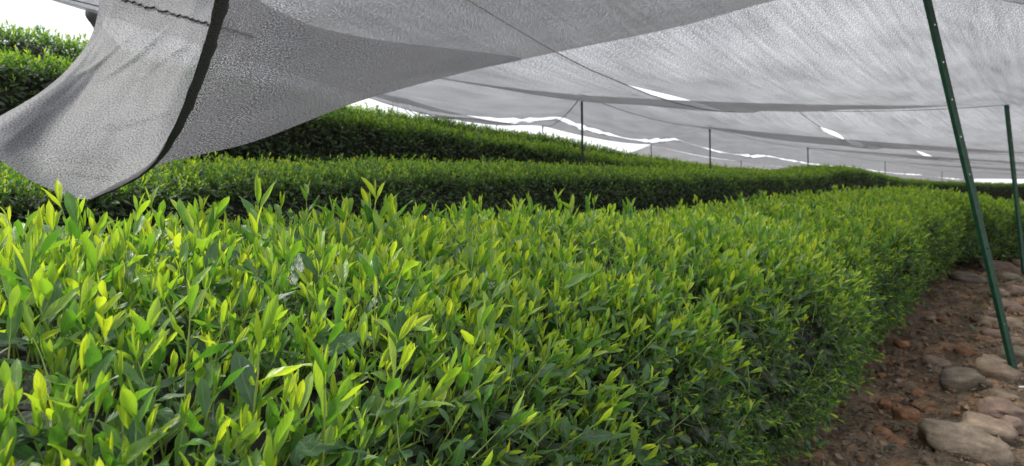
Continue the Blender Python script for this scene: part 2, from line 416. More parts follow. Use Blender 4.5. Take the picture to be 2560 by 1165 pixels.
# light version for the far rows: four leaves, no stem
FAR_SHOOTS = []
for k in range(12):
    s = SHOOTS[k if k < 6 else k+6]; V, F, UV, A = [], [], [], []
    for nm, M in s['rec'][:5]:
        lf = LEAVES[nm]; o = len(V); sel = [0, 2, 4, 6]; idx = []
        for i in sel:
            for q in (0, 2, 4): idx.append(i*5+q)
        V += [tuple(M @ Vector(lf['V'][i])) for i in idx]; UV += [lf['UV'][i] for i in idx]; A += [lf['age']]*len(idx)
        for i in range(3):
            for q in range(2): F.append((o+i*3+q, o+i*3+q+1, o+i*3+q+4, o+i*3+q+3))
    me = mesh_from('tea_shoot', V, F, M_YOUNG); add_layers(me, UV, A); FAR_SHOOTS.append(me)

def proto_collection(name, meshes):
    c = bpy.data.collections.new(name)                                 # prototypes only, not linked to the scene
    for i, me in enumerate(meshes):
        c.objects.link(bpy.data.objects.new('%s_%02d' % (name, i), me))
    return c
PC_SHOOT = proto_collection('shoot_kind', [s['whole'] for s in SHOOTS])
PC_FAR = proto_collection('far_shoot_kind', FAR_SHOOTS)
PC_OLD = proto_collection('mature_leaf_kind', [LEAF_ME['old%d' % i] for i in range(4)])

def scatter_group(pc):
    ng = bpy.data.node_groups.new('scatter_'+pc.name, 'GeometryNodeTree')
    ng.interface.new_socket('Geometry', in_out='INPUT', socket_type='NodeSocketGeometry')
    ng.interface.new_socket('Geometry', in_out='OUTPUT', socket_type='NodeSocketGeometry')
    N = ng.nodes; gi = N.new('NodeGroupInput'); go = N.new('NodeGroupOutput')
    ci = N.new('GeometryNodeCollectionInfo'); ci.inputs['Collection'].default_value = pc
    ci.inputs['Separate Children'].default_value = True; ci.inputs['Reset Children'].default_value = True
    ip = N.new('GeometryNodeInstanceOnPoints'); ip.inputs['Pick Instance'].default_value = True
    def na(nm, ty):
        q = N.new('GeometryNodeInputNamedAttribute'); q.data_type = ty; q.inputs['Name'].default_value = nm
        return [s for s in q.outputs if s.enabled and s.name == 'Attribute'][0]
    e2r = N.new('FunctionNodeEulerToRotation')
    L = ng.links
    L.new(gi.outputs[0], ip.inputs['Points']); L.new(ci.outputs[0], ip.inputs['Instance'])
    L.new(na('rot', 'FLOAT_VECTOR'), e2r.inputs[0]); L.new(e2r.outputs[0], ip.inputs['Rotation'])
    L.new(na('scl', 'FLOAT'), ip.inputs['Scale']); L.new(na('idx', 'INT'), ip.inputs['Instance Index'])
    L.new(ip.outputs[0], go.inputs[0]); return ng
SCATTER = {}
def scatter(name, pc, P, R, S, I, parent=None):
    me = bpy.data.meshes.new(name); me.vertices.add(len(P)); me.vertices.foreach_set('co', np.asarray(P, np.float32).ravel())
    a = me.attributes.new('rot', 'FLOAT_VECTOR', 'POINT'); a.data.foreach_set('vector', np.asarray(R, np.float32).ravel())
    a = me.attributes.new('scl', 'FLOAT', 'POINT'); a.data.foreach_set('value', np.asarray(S, np.float32))
    a = me.attributes.new('idx', 'INT', 'POINT'); a.data.foreach_set('value', np.asarray(I, np.int32))
    me.update(); o = obj(name, me, parent); o['kind'] = 'stuff'
    if pc.name not in SCATTER: SCATTER[pc.name] = scatter_group(pc)
    md = o.modifiers.new('scatter', 'NODES'); md.node_group = SCATTER[pc.name]
    return o

def frames_from(axis, spin, yref=None):
    """rotation matrices whose Z is axis (N,3), spun about it"""
    z = axis/np.linalg.norm(axis, axis=1, keepdims=True)
    ref = np.where(np.abs(z[:, 2:3]) > 0.9, np.array([[1.0, 0, 0]]), np.array([[0, 0, 1.0]]))
    x = np.cross(ref, z); x /= np.linalg.norm(x, axis=1, keepdims=True)
    y = np.cross(z, x); c, s = np.cos(spin)[:, None], np.sin(spin)[:, None]
    x2 = x*c+y*s; y2 = -x*s+y*c
    return np.stack([x2, y2, z], -1)
def euler_of(R):
    ry = -np.arcsin(np.clip(R[:, 2, 0], -1, 1)); rx = np.arctan2(R[:, 2, 1], R[:, 2, 2]); rz = np.arctan2(R[:, 1, 0], R[:, 0, 0])
    return np.stack([rx, ry, rz], -1)

# ------------------------------------------------------------------ hedges
# cross-section: offset from the centre line (share of half width) against share of height
CS_X = np.array([0.74, 0.90, 1.0, 0.99, 0.90, 0.70, 0.40, 0.0, -0.40, -0.70, -0.90, -0.99, -1.0, -0.90, -0.74])
CS_Z = np.array([0.10, 0.24, 0.42, 0.62, 0.80, 0.915, 0.975, 1.0, 0.975, 0.915, 0.80, 0.62, 0.42, 0.24, 0.10])
CS_Z2 = np.array([0.10, 0.24, 0.42, 0.66, 0.88, 0.965, 0.99, 1.0, 0.99, 0.965, 0.88, 0.66, 0.42, 0.24, 0.10])       # flat clipped top
class Row:
    def __init__(s, path, half, taper0=0.0, taper1=0.0, flat=True):
        """path: list of (n, t, ztop, height)"""
        p = np.array(path, float); tt = p[:, 1]
        fine = np.arange(tt[0], tt[-1]+1e-6, 0.15)
        s.n = np.interp(fine, tt, p[:, 0]); s.zt = np.interp(fine, tt, p[:, 2]); s.h = np.interp(fine, tt, p[:, 3]); s.t = fine
        k = np.ones(9)/9
        sm = lambda a: np.convolve(np.pad(a, 4, mode='edge'), k, 'valid')
        s.n, s.zt, s.h = sm(s.n), sm(s.zt), sm(s.h); s.half = half
        s.taper0, s.taper1 = taper0, taper1; s.csz = CS_Z2 if flat else CS_Z; s.lump = 1.0 if flat else 1.7
        s.dn = np.gradient(s.n, s.t)
    def surf(s, t, q):
        """t along the row, q in 0..1 round the cross-section (0 = path side foot) -> position, normal"""
        def pos(t, q):
            n0 = np.interp(t, s.t, s.n); zt = np.interp(t, s.t, s.zt); h = np.interp(t, s.t, s.h); sl = np.interp(t, s.t, s.dn)
            kx = np.interp(q, np.linspace(0, 1, len(CS_X)), CS_X)*s.half; kz = np.interp(q, np.linspace(0, 1, len(CS_Z)), s.csz)
            e = np.minimum(1, np.minimum((t-s.t[0]+0.02)/max(s.taper0, 1e-3), (s.t[-1]-t+0.02)/max(s.taper1, 1e-3)))
            e = np.sqrt(np.clip(1-(1-np.clip(e, 0, 1))**2, 0.02, 1))
            wob = 0.035*np.sin(t*2.1+q*5)+0.03*np.sin(t*4.7-q*9+1)+0.02*np.sin(t*9.1+q*17)
            kx = kx*e*(1+wob*0.8*s.lump)
            f = 1/np.sqrt(1+sl*sl)
            nn = n0+kx*f; tt2 = t-kx*sl*f
            z = zt-h+h*(kz*e+wob*0.35*kz)
            return np.stack([nn*CA+tt2*SA, -nn*SA+tt2*CA, z], -1)
        P = pos(t, q); a = pos(t+0.03, q)-P; b = pos(t, np.clip(q+0.012, 0, 1))-pos(t, np.clip(q-0.012, 0, 1))
        N = np.cross(a, b); N /= np.linalg.norm(N, axis=1, keepdims=True)+1e-9
        return P, N
    def sample(s, cnt, r, t0=None, t1=None):
        t = r.uniform(s.t[0] if t0 is None else t0, s.t[-1] if t1 is None else t1, cnt); q = r.uniform(0, 1, cnt)
        P, N = s.surf(t, q); return t, q, P, N

def project(P):
    y = np.maximum(P[:, 1], 1e-3); return HX+P[:, 0]/y*FPX, HY-(P[:, 2]-CAM_Z)/y*FPX

ROWS = {
    1: Row([(-1.40, -2.2, 1.07, 1.09), (-1.40, 0.8, 1.07, 1.08), (-1.40, 2.0, 1.01, 1.02), (-1.40, 3.5, 0.955, 0.98), (-1.40, 5.5, 0.97, 0.98), (-1.40, 9, 1.0, 1.0), (-1.22, 11.2, 1.02, 1.0), (-0.85, 12.7, 0.98, 1.0), (-0.3, 13.8, 0.88, 0.95), (0.35, 14.7, 0.70, 0.82), (1.1, 15.5, 0.56, 0.7)], 0.80, 0.5, 0.8, False),
    2: Row([(-3.6, -3.0, 1.24, H2)]+[(-3.6, t, np.interp(t, *Z2)-0.07, H2-0.07) for t in (2.2, 3.7, 7, 13.2, 15, 18, 21, 26, 30)]+[(-3.1, 36, 1.2, H2), (1.4, 44, 1.02, 0.9)], 0.68, 0.5, 0.5),
    3: Row([(-5.6, t, np.interp(t, *Z3)-0.07, H2-0.07) for t in (-3.0, 2.4, 4.9, 8.5, 11, 14.4, 20, 30, 40)], 0.66, 0.5, 0.5),
    4: Row([(-7.6, t, np.interp(t, *Z4)-0.07, H2-0.07) for t in (-3.0, 3.2, 7, 10.3, 13, 15.6, 19.6, 30, 40)], 0.68, 0.5, 0.5),
}
def hedge(idx, label, dens, dens_old, near_parts, leaf_parts, scale=1.0, far=False):
    fl = {1: 0.66, 2: 0.30, 3: 0.30, 4: 0.30}[idx]
    row = ROWS[idx]; r = np.random.default_rng(50+idx)
    base = nt(float(row.n[len(row.n)//2]), float(row.t[len(row.t)//2]))
    root = empty('tea_hedge'); tag(root, label, 'hedge', 'rows of clipped tea bushes')
    L = row.t[-1]-row.t[0]; girth = 2*(row.half+0.9)
    # inner twig mass, well inside the leaf layer
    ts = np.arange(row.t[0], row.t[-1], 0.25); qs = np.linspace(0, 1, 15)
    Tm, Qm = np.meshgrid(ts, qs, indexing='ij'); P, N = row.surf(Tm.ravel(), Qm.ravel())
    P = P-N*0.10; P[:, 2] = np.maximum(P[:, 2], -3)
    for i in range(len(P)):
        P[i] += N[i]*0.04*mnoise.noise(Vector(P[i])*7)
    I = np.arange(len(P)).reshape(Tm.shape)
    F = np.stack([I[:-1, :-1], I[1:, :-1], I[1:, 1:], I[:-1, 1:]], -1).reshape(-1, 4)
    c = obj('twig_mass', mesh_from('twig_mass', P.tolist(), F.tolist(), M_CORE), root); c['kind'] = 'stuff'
    # density falls with distance along the row
    def density(t, P):
        d = np.maximum(np.linalg.norm(P-np.array([0, 0, CAM_Z]), axis=1), 1.0)
        return np.clip((9.0/d), 0.18, 1.0)
    # young shoots
    cnt = int(L*girth*dens); t, q, P, N = row.sample(cnt, r)
    topness = np.clip(N[:, 2], 0, 1)
    keep = r.uniform(0, 1, cnt) < density(t, P)*(fl+(1-fl)*sstep(0.05 if idx == 1 else 0.3, 0.65 if idx == 1 else 0.75, N[:, 2]))
    vis = (np.sum(N*(np.array([0, 0, CAM_Z])-P), axis=1) > -0.75*np.linalg.norm(P-np.array([0, 0, CAM_Z]), axis=1))
    if idx == 1: keep &= r.uniform(0, 1, cnt) < 0.45+0.75*np.array([0.5+0.9*mnoise.noise(Vector(p)*4.5) for p in P])
    keep &= vis & (P[:, 1] > -1.4)
    t, q, P, N, topness = t[keep], q[keep], P[keep], N[keep], topness[keep]
    m = len(P)
    axis = N*(0.55)+np.array([0, 0, 1.0])*(0.25+0.75*topness[:, None])+r.normal(0, 0.30, (m, 3))
    d = np.linalg.norm(P-np.array([0, 0, CAM_Z]), axis=1)
    sz = r.uniform(0.62, 1.05, m)*(0.62+0.38*sstep(0.0, 0.6, N[:, 2]))*scale*np.clip((d/9)**0.35, 1, 1.7)
    clump = 0.5+0.5*np.sin(P[:, 0]*7.3+P[:, 1]*4.1)*np.sin(P[:, 1]*9.7-P[:, 0]*3.3)
    tall = (r.uniform(0, 1, m) < np.where(N[:, 2] < 0.35, 0.10, 0.05))
    sz *= 0.85+0.22*clump; sz[tall] *= np.where(N[tall, 2] < 0.35, 1.6, 1.25) if idx == 1 else 1.1
    depth = np.where(tall, 0.01, r.uniform(0.02, 0.11, m))
    P = P-N*depth[:, None]
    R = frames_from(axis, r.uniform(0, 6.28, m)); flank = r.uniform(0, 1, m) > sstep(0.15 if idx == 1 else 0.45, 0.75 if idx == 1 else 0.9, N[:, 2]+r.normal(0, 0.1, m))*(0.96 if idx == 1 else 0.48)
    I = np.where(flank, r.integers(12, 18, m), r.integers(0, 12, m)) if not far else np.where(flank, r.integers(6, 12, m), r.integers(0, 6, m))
    px, py = project(P+R[:, :, 2]*0.09)
    infr = (px > -60) & (px < 2620) & (py > 0) & (py < 1230) & (P[:, 1] > 0.2)
    facing = np.sum(N*(np.array([0, 0, CAM_Z])-P), axis=1)/np.maximum(d, 0.1)
    score = np.where(infr & (facing > 0.0), sz/np.maximum(d, 0.3), -1)
    order = np.argsort(-score)[:near_parts]; sel = np.zeros(m, bool); sel[order] = True; sel &= score > 0
    for i in np.nonzero(sel)[0]:
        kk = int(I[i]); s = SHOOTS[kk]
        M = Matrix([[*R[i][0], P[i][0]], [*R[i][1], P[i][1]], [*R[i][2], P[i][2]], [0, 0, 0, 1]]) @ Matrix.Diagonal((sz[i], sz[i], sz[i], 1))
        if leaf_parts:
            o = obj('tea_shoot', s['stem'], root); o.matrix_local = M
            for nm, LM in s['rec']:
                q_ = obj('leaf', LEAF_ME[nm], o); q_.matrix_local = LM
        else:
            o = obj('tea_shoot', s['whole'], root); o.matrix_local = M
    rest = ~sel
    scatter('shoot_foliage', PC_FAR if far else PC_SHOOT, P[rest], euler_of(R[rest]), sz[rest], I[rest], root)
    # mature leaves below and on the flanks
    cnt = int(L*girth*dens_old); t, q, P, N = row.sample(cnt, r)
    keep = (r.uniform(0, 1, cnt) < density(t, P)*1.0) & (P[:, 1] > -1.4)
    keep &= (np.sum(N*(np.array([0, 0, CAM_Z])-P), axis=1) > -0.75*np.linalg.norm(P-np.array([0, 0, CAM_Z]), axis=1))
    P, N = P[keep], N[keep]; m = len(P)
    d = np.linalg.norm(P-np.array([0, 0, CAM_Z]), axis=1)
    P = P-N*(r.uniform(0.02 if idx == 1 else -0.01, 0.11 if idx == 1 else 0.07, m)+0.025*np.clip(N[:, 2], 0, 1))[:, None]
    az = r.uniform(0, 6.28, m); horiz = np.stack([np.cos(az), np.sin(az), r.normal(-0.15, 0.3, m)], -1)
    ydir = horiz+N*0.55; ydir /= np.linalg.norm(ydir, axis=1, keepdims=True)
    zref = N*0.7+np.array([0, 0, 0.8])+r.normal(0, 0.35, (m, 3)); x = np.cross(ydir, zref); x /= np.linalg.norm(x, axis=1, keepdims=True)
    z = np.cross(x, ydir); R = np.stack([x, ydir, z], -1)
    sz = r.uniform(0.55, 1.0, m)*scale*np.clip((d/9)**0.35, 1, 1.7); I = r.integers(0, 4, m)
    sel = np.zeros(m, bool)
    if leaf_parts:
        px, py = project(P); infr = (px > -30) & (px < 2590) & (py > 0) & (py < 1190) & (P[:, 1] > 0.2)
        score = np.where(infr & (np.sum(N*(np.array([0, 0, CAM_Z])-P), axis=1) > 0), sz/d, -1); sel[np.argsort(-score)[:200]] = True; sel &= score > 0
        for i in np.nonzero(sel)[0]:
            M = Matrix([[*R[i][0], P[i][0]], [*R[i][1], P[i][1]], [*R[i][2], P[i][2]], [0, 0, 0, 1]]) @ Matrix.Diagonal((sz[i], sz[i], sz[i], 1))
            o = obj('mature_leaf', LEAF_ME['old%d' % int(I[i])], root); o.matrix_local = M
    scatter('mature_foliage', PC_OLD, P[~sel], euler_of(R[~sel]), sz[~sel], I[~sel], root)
    # woody stems seen at the foot
    tubes = []
    for tt in np.arange(max(row.t[0], -1), min(row.t[-1], 14), 0.22):
        n0 = float(np.interp(tt, row.t, row.n)); zt = float(np.interp(tt, row.t, row.zt)); h = float(np.interp(tt, row.t, row.h))
        for sgn in (1, 0.3):
            off = sgn*row.half*random.uniform(0.25, 0.45); off2 = sgn*row.half*random.uniform(0.6, 0.85); dt = random.uniform(-.15, .15)
            a = nt(n0+off, tt); b_ = nt(n0+(off+off2)/2, tt+dt*0.6); c_ = nt(n0+off2, tt+dt)
            tubes.append(tube([(*a, zt-h-0.03), (*b_, zt-h*0.8), (*c_, zt-h*0.5)], [0.011, 0.008, 0.004], 5))
    V, F = join(tubes); w = obj('branches', mesh_from('branches', V, F, M_TWIG), root); w['kind'] = 'stuff'
    return root

hedge(1, 'nearest tea hedge with long bright yellow green shoots, beside the stony soil path', 1750, 800, 300, True, 0.80)
hedge(2, 'tea hedge directly behind the nearest one, low dark flank and dipping into a hump', 1900, 1900, 300, False, 0.54)
hedge(3, 'third tea hedge up the slope, dark gap at its foot under the draped net', 1000, 1100, 200, False, 0.75)
hedge(4, 'topmost tea hedge on the skyline of the slope against the white sky', 800, 500, 0, False, 0.8, True)

# ------------------------------------------------------------------ stones, clods and litter
def stone(px, py, w, h, yaw, kind, label, flat=0.55, cat='stone', name='stone', group='cobbles edging the soil path', cut=None):
    foot = ground_hit(px, py+h*0.30)
    wid = 0.98*w/FPX*foot.y
    bm = bmesh.new(); bmesh.ops.create_icosphere(bm, subdivisions=4, radius=0.5)
    sd = Vector((px*0.013, py*0.017, w*0.1))
    ln = 1.0; dp = max(0.55, min(0.95, 1.2*h/w+0.15)); ht = min(0.8, flat+0.10)*dp
    for v in bm.verts:
        p = v.co.copy()
        p = Vector([math.copysign(abs(2*c)**0.80/2, c) for c in p])
        k = 1+0.26*mnoise.noise(p*2.3+sd)-0.16*abs(mnoise.noise(p*3.4+sd*1.7))+0.07*mnoise.noise(p*6.1+sd)+0.035*mnoise.noise(p*13+sd)
        p = p*k
        if cut is not None:
            nrm = Vector(cut[:3]).normalized(); ex = p.dot(nrm)-cut[3]
            if ex > 0: p -= nrm*ex*0.95
        v.co = Vector((p.x*ln*wid, p.y*dp*wid, p.z*ht*wid))
    me = bpy.data.meshes.new(name); bm.to_mesh(me); bm.free(); me.materials.append(STONE_MATS[kind])
    me.polygons.foreach_set('use_smooth', [True]*len(me.polygons))
    o = obj(name, me); o.location = (foot.x, foot.y+dp*wid*0.25, foot.z+ht*wid*0.19); o.rotation_euler = (random.uniform(-.1, .1), random.uniform(0.06, 0.26) if w > 45 else 0.05, math.radians(yaw-6))
    return tag(o, label, cat, group)
STONES = [
    (2435, 1117, 215, 92, -14, 'pale', 'largest pale flat sandstone slab at the very bottom of the path', .62),
    (2488, 1079, 130, 78, -38, 'tan', 'long grey brown cobble lying slantwise just behind the largest pale slab', .6),
    (2520, 1030, 110, 56, -22, 'red', 'smooth reddish cobble above the slanting grey brown one', .6),
    (2424, 962, 122, 64, -8, 'dark', 'dark rounded cobble with a broken oval face, in the open soil', .75),
    (2352, 916, 74, 46, -20, 'red', 'brown egg shaped cobble nearest to the hedge foot', .65),
    (2506, 936, 100, 66, -35, 'tan', 'ridged tan cobble at the foot of the leaning green post', .65),
    (2494, 901, 60, 28, -20, 'pale', 'thin pale stone tucked behind the ridged tan cobble', .5),
    (2520, 998, 66, 44, -25, 'tan', 'small tan cobble between the ridged and the smooth reddish ones', .6),
    (2419, 884, 48, 32, 10, 'orange', 'crumbly orange brown lump of rock left of the post foot', .7),
    (2546, 894, 80, 52, -10, 'dark', 'dark cobble right behind the foot of the leaning green post', .7),
    (2499, 843, 74, 38, -14, 'red', 'purplish brown cobble left of the green post, second above its foot', .6),
    (2492, 808, 70, 34, -8, 'tan', 'flat light brown cobble left of the post, above the purplish one', .55),
    (2545, 818, 66, 46, -24, 'tan', 'broad tan cobble right of the green post, midway up the edging', .65),
    (2476, 783, 28, 26, 0, 'red', 'tiny reddish stone alone on the left rim of the edging', .8),
    (2530, 768, 74, 46, -22, 'red', 'wide brown cobble crossing right behind the green post', .6),
    (2506, 735, 46, 28, -10, 'tan', 'small tan cobble above the wide brown cobble by the post', .6),
    (2552, 730, 46, 34, 0, 'red', 'rounded brown cobble cut by the photo edge, halfway up the edging', .7),
    (2436, 698, 96, 38, -5, 'dark', 'flattened dark brown boulder left of the post, near the hedge corner', .5),
    (2504, 668, 100, 40, -6, 'red', 'widest far boulder with a shaded front, right of the post', .55),
    (2535, 697, 56, 32, -30, 'dark', 'dark wedge shaped stone under the widest far boulder', .6),
    (2443, 651, 48, 18, 0, 'red', 'low pinkish stone by the hedge edge, left of the far boulders', .55),
    (2540, 1062, 60, 44, -35, 'red', 'reddish cobble at the photo edge, beside the long slanting grey brown one', .65),
    (2548, 950, 40, 34, -20, 'red', 'small pinkish cobble at the photo edge, above the white strip', .7),
    (2548, 860, 50, 34, -20, 'tan', 'tan cobble at the photo edge, right of the purplish brown one', .7),
    (2550, 780, 44, 34, -25, 'red', 'pinkish cobble at the photo edge, behind the wide brown cobble', .7),
    (2470, 850, 30, 20, 0, 'orange', 'small orange stone on the soil left of the purplish brown cobble', .7),
    (2555, 660, 40, 26, -10, 'tan', 'tan stone at the photo edge, right of the widest far boulder', .65),
    (2480, 640, 40, 18, 0, 'dark', 'dark little stone in front of the farthest tan stone', .6),
    (2518, 622, 54, 24, 0, 'tan', 'farthest tan stone of the edging before the hedge bends away', .6),
]
for a in STONES:
    stone(*a[:7], flat=a[7], cut=((0.35, -0.85, -0.1, 0.30) if 'broken oval' in a[6] else ((0.1, -0.1, 1, 0.34) if 'slab' in a[6] else None)))
CLODS = [
    (2215, 1088, 58, 34, 30, 'orange', 'broken orange clod next to the reddish clod at the path bottom', .6),
    (2300, 985, 44, 26, 20, 'orange', 'orange clod between the egg shaped cobble and the flat orange clod', .6),
    (2330, 1030, 40, 22, 10, 'orange', 'small orange clod just right of the flat orange one', .6),
    (2260, 860, 40, 20, 0, 'orange', 'orange clod beneath the hedge edge where leaves overhang', .6),
    (2056, 1076, 62, 50, 15, 'red', 'reddish brown rock half buried in shade at the hedge foot', .8),
    (2274, 1040, 66, 42, 20, 'orange', 'flat orange soil clod in the middle of the path', .6),
    (2141, 1101, 36, 17, 0, 'tan', 'small flat tan stone in front of the half buried rock', .5),
    (2214, 1009, 32, 26, 0, 'orange', 'small round orange clod up from the flat orange clod', .8),
    (2328, 796, 36, 16, 0, 'tan', 'little flat pale stone near the hedge where the path narrows', .5),
    (2362, 800, 30, 14, 0, 'orange', 'little orange stone beside the little flat pale one', .6),
    (2250, 1110, 50, 30, 30, 'orange', 'reddish clod near the bottom of the path, left of the pale slab', .6),
]
for a in CLODS: stone(*a[:7], flat=a[7], group='loose rocks and clods in the path soil')

def litter():
    r = np.random.default_rng(5)
    def pts(cnt, n0, n1, t0, t1):
        n = r.uniform(n0, n1, cnt); t = t0+(t1-t0)*r.uniform(0, 1, cnt)**1.6
        x = n*CA+t*SA; y = -n*SA+t*CA; z = ground(n, t)
        for i in range(cnt):
            p = Vector((x[i], y[i], 0))
            if -1 < t[i] < 16.5: z[i] += 0.05*mnoise.noise(p*1.7)+0.03*mnoise.noise(p*5)+0.026*mnoise.noise(p*11)+0.012
        return np.stack([x, y, z+0.006], -1)
    meshes = []
    for k in range(3):
        lf = make_leaf('dead_leaf', 0.05+0.01*k, 0.022+0.004*k, 0.5, fold=0.3-0.25*k, curl=0.7-0.6*k, wave=1.6, shape='oval', nseg=4, mat=[M_LITTER, M_LITTERG, M_LITTER][k])
        V = lf['V']; me = mesh_from('dead_leaf', V, lf['F'], lf['mat']); meshes.append(me)
    pc = proto_collection('dead_leaf_kind', meshes)
    P = pts(7500, -0.9, 3.0, 1.6, 13); m = len(P)
    ax = np.array([0, 0, 1.0])+r.normal(0, 0.35, (m, 3)); R = frames_from(ax, r.uniform(0, 6.28, m))
    o = scatter('leaf_litter', pc, P, euler_of(R), r.uniform(0.35, 1.1, m), r.choice([0, 1, 2], m, p=[.45, .25, .30]))
    tw = []
    for k in range(3):
        L = 0.07+0.03*k
        V, F = tube([(0, 0, 0), (L*0.4, 0.008, 0.003), (L, -0.004, 0)], [0.0022, 0.0020, 0.0012], 4); tw.append(mesh_from('twig', V, F, M_STRAW))
    P = pts(16000, -0.9, 3.0, 1.6, 11); m = len(P)
    ax = np.array([0, 0, 1.0])+r.normal(0, 0.2, (m, 3)); R = frames_from(ax, r.uniform(0, 6.28, m))
    scatter('twig_litter', proto_collection('twig_kind', tw), P, euler_of(R), r.uniform(0.4, 1.1, m), r.integers(0, 3, m))
    pb = []
    for k, kd in enumerate(('orange', 'red', 'dark', 'tan')):
        bm = bmesh.new(); bmesh.ops.create_icosphere(bm, subdivisions=2, radius=0.5)
        for v in bm.verts:
            v.co *= 1+0.3*mnoise.noise(v.co*3+Vector((k*7, 0, 0))); v.co.z *= 0.6
        me = bpy.data.meshes.new('pebble'); bm.to_mesh(me); bm.free(); me.materials.append(STONE_MATS[kd] if kd != 'dark' else M_SOIL); pb.append(me)
    P = pts(14000, -0.9, 3.0, 1.6, 12); m = len(P)
    R = frames_from(np.array([0, 0, 1.0])+r.normal(0, 0.4, (m, 3)), r.uniform(0, 6.28, m))
    scatter('gravel', proto_collection('pebble_kind', pb), P-np.array([0, 0, 0.004]), euler_of(R), 0.006+0.045*r.uniform(0, 1, m)**4, r.choice(4, m, p=[.25, .15, .5, .1]))
litter()

# white plastic strip among the cobbles
f = ground_hit(2556, 990)
V = []; F = []
for i in range(6):
    s = i/5; V += [(0.16*s, -0.012, 0.012*math.sin(s*3)), (0.16*s, 0.012, 0.012*math.sin(s*3)), (0.16*s, 0.012, 0.004+0.012*math.sin(s*3)), (0.16*s, -0.012, 0.004+0.012*math.sin(s*3))]
for i in range(5):
    for k in range(4): F.append((i*4+k, i*4+(k+1) % 4, i*4+4+(k+1) % 4, i*4+4+k))
F += [(0, 3, 2, 1), (20, 21, 22, 23)]
o = obj('plastic_strip', mesh_from('plastic_strip', V, F, M_WHITE, False)); o.location = f+Vector((-0.02, 0, 0.05)); o.rotation_euler = (0, 0.1, math.radians(-28))
tag(o, 'short white plastic strip lying on the cobbles below the leaning post', 'plastic strip')

# ------------------------------------------------------------------ posts
def post(base, top, w, mat, label, holes=True, name='net_post'):
    """angle-iron post: two thin flanges, the broad one punched with small holes"""
    base, top = Vector(base), Vector(top); L = (top-base).length
    V, F = [], []
    th = 0.003
    def box(x0, x1, y0, y1, z0, z1):
        o = len(V)
        V.extend([(x, y, z) for z in (z0, z1) for x, y in ((x0, y0), (x1, y0), (x1, y1), (x0, y1))])
        F.extend([tuple(o+i for i in q) for q in ((0, 3, 2, 1), (4, 5, 6, 7), (0, 1, 5, 4), (1, 2, 6, 5), (2, 3, 7, 6), (3, 0, 4, 7))])
    hh = 0.0055
    if holes:
        box(-w/2, -hh, 0, th, 0, L); box(hh, w/2, 0, th, 0, L)
        z = 0.0; pitch = 0.235
        while z < L:
            z1 = min(L, z+pitch-2*hh); box(-hh, hh, 0.0003, th-0.0003, z, z1); z += pitch
        box(-w/2, -w/2+th, th, w*0.75, 0, L)
    else:
        box(-w/2, w/2, 0, th, 0, L); box(-w/2, -w/2+th, th, w*0.75, 0, L)
    me = mesh_from(name, V, F, mat, False); o = obj(name, me)
    q = (top-base).to_track_quat('Z', 'Y'); o.rotation_euler = (Matrix.Rotation(0, 4, 'Z') @ q.to_matrix().to_4x4()).to_euler(); o.location = base
    # turn the broad flange to the path
    z = (top-base).normalized(); x = Vector((1, 0.25, 0)); x = (x-z*x.dot(z)).normalized(); y = z.cross(x)
    o.rotation_euler = Matrix((x, y, z)).transposed().to_euler()
    return tag(o, label, 'post', 'posts holding up the shade nets')
def gz(x, y): return ground_xy(x, y)
TOP = {}
b1 = ground_hit(2544, 945)
TOP['B1'] = at(2316, -30, b1.y); post(b1+(b1-TOP['B1'])*0.05, TOP['B1'], 0.038, M_POST, 'green angle iron post with punched holes leaning over the cobbles')
b2 = at(2566, 690, 9.6); b2.z = ground_xy(b2.x, b2.y)
TOP['B2'] = at(2519, 262, b2.y); post(b2-Vector((0, 0, .1)), TOP['B2'], 0.046, M_POST, 'second green post at the photo edge, beyond the leaning one')
def vpost(key, px, py, d, label, mat=M_POSTD, w=0.022):
    p = at(px, py, d); TOP[key] = p; post((p.x+0.02, p.y, gz(p.x, p.y)-0.1), p, w, mat, label, False)
vpost('A1', 1455, 238, 8.3, 'tallest of the dark thin posts rising over the hedges, net wires meet on it')
vpost('A2', 1775, 318, 13.1, 'dark post rising over the hedge where the slope dips')
vpost('A3', 2020, 369, 18.2, 'short dark post behind the hump of the second hedge')
vpost('A4', 2213, 404, 29.0, 'small far post just past the hump of the second hedge')
vpost('A5', 2355, 428, 44.0, 'tiniest far post near the bright gap at the horizon')
vpost('C1', 1357, 314, 16.3, 'thin far post under the first peaked net on the skyline')
vpost('C2', 1628, 361, 21.4, 'far post under the second peaked net above the hedge')
vpost('C3', 1853, 402, 28.6, 'far post under the lowest peaked net, barely clearing the hedge')
def tie(post_obj, top, r):
    pts = [top+Vector((r*math.cos(k*0.9), r*math.sin(k*0.9), -0.05+0.004*k)) for k in range(22)]
    pts += [top+Vector((r+0.02, 0.01, 0.03)), top+Vector((r+0.05, 0.015, 0.035))]
    inv = post_obj.matrix_basis.inverted(); V, F = tube([inv @ p for p in pts], 0.0022, 5)
    obj('wire_tie', mesh_from('wire_tie', V, F, M_WIRE), post_obj)
for po in [o for o in col.objects if o.name.startswith('net_post')]:
    tp_ = po.matrix_basis @ Vector((0, 0, max(v.co.z for v in po.data.vertices)))
    if tp_.y < 20: tie(po, tp_, 0.036)
TOP['C4'] = at(2060, 425, 40)
TOP['C0'] = at(1010, 246, 11.5); TOP['A0'] = Vector((-2.7, 3.5, 2.22))
TOP['B3'] = Vector((11.8, 14.5, 1.70)); TOP['B4'] = Vector((17.5, 20.5, 1.58)); TOP['B5'] = Vector((26.0, 31.5, 1.55)); TOP['B6'] = Vector((38, 47, 1.5)); TOP['B7'] = Vector((70, 80, 1.5))
TOP['A6'] = at(2440, 447, 80); TOP['C5'] = at(2250, 443, 56); TOP['C6'] = at(2420, 451, 88); TOP['D6'] = at(2400, 456, 95)
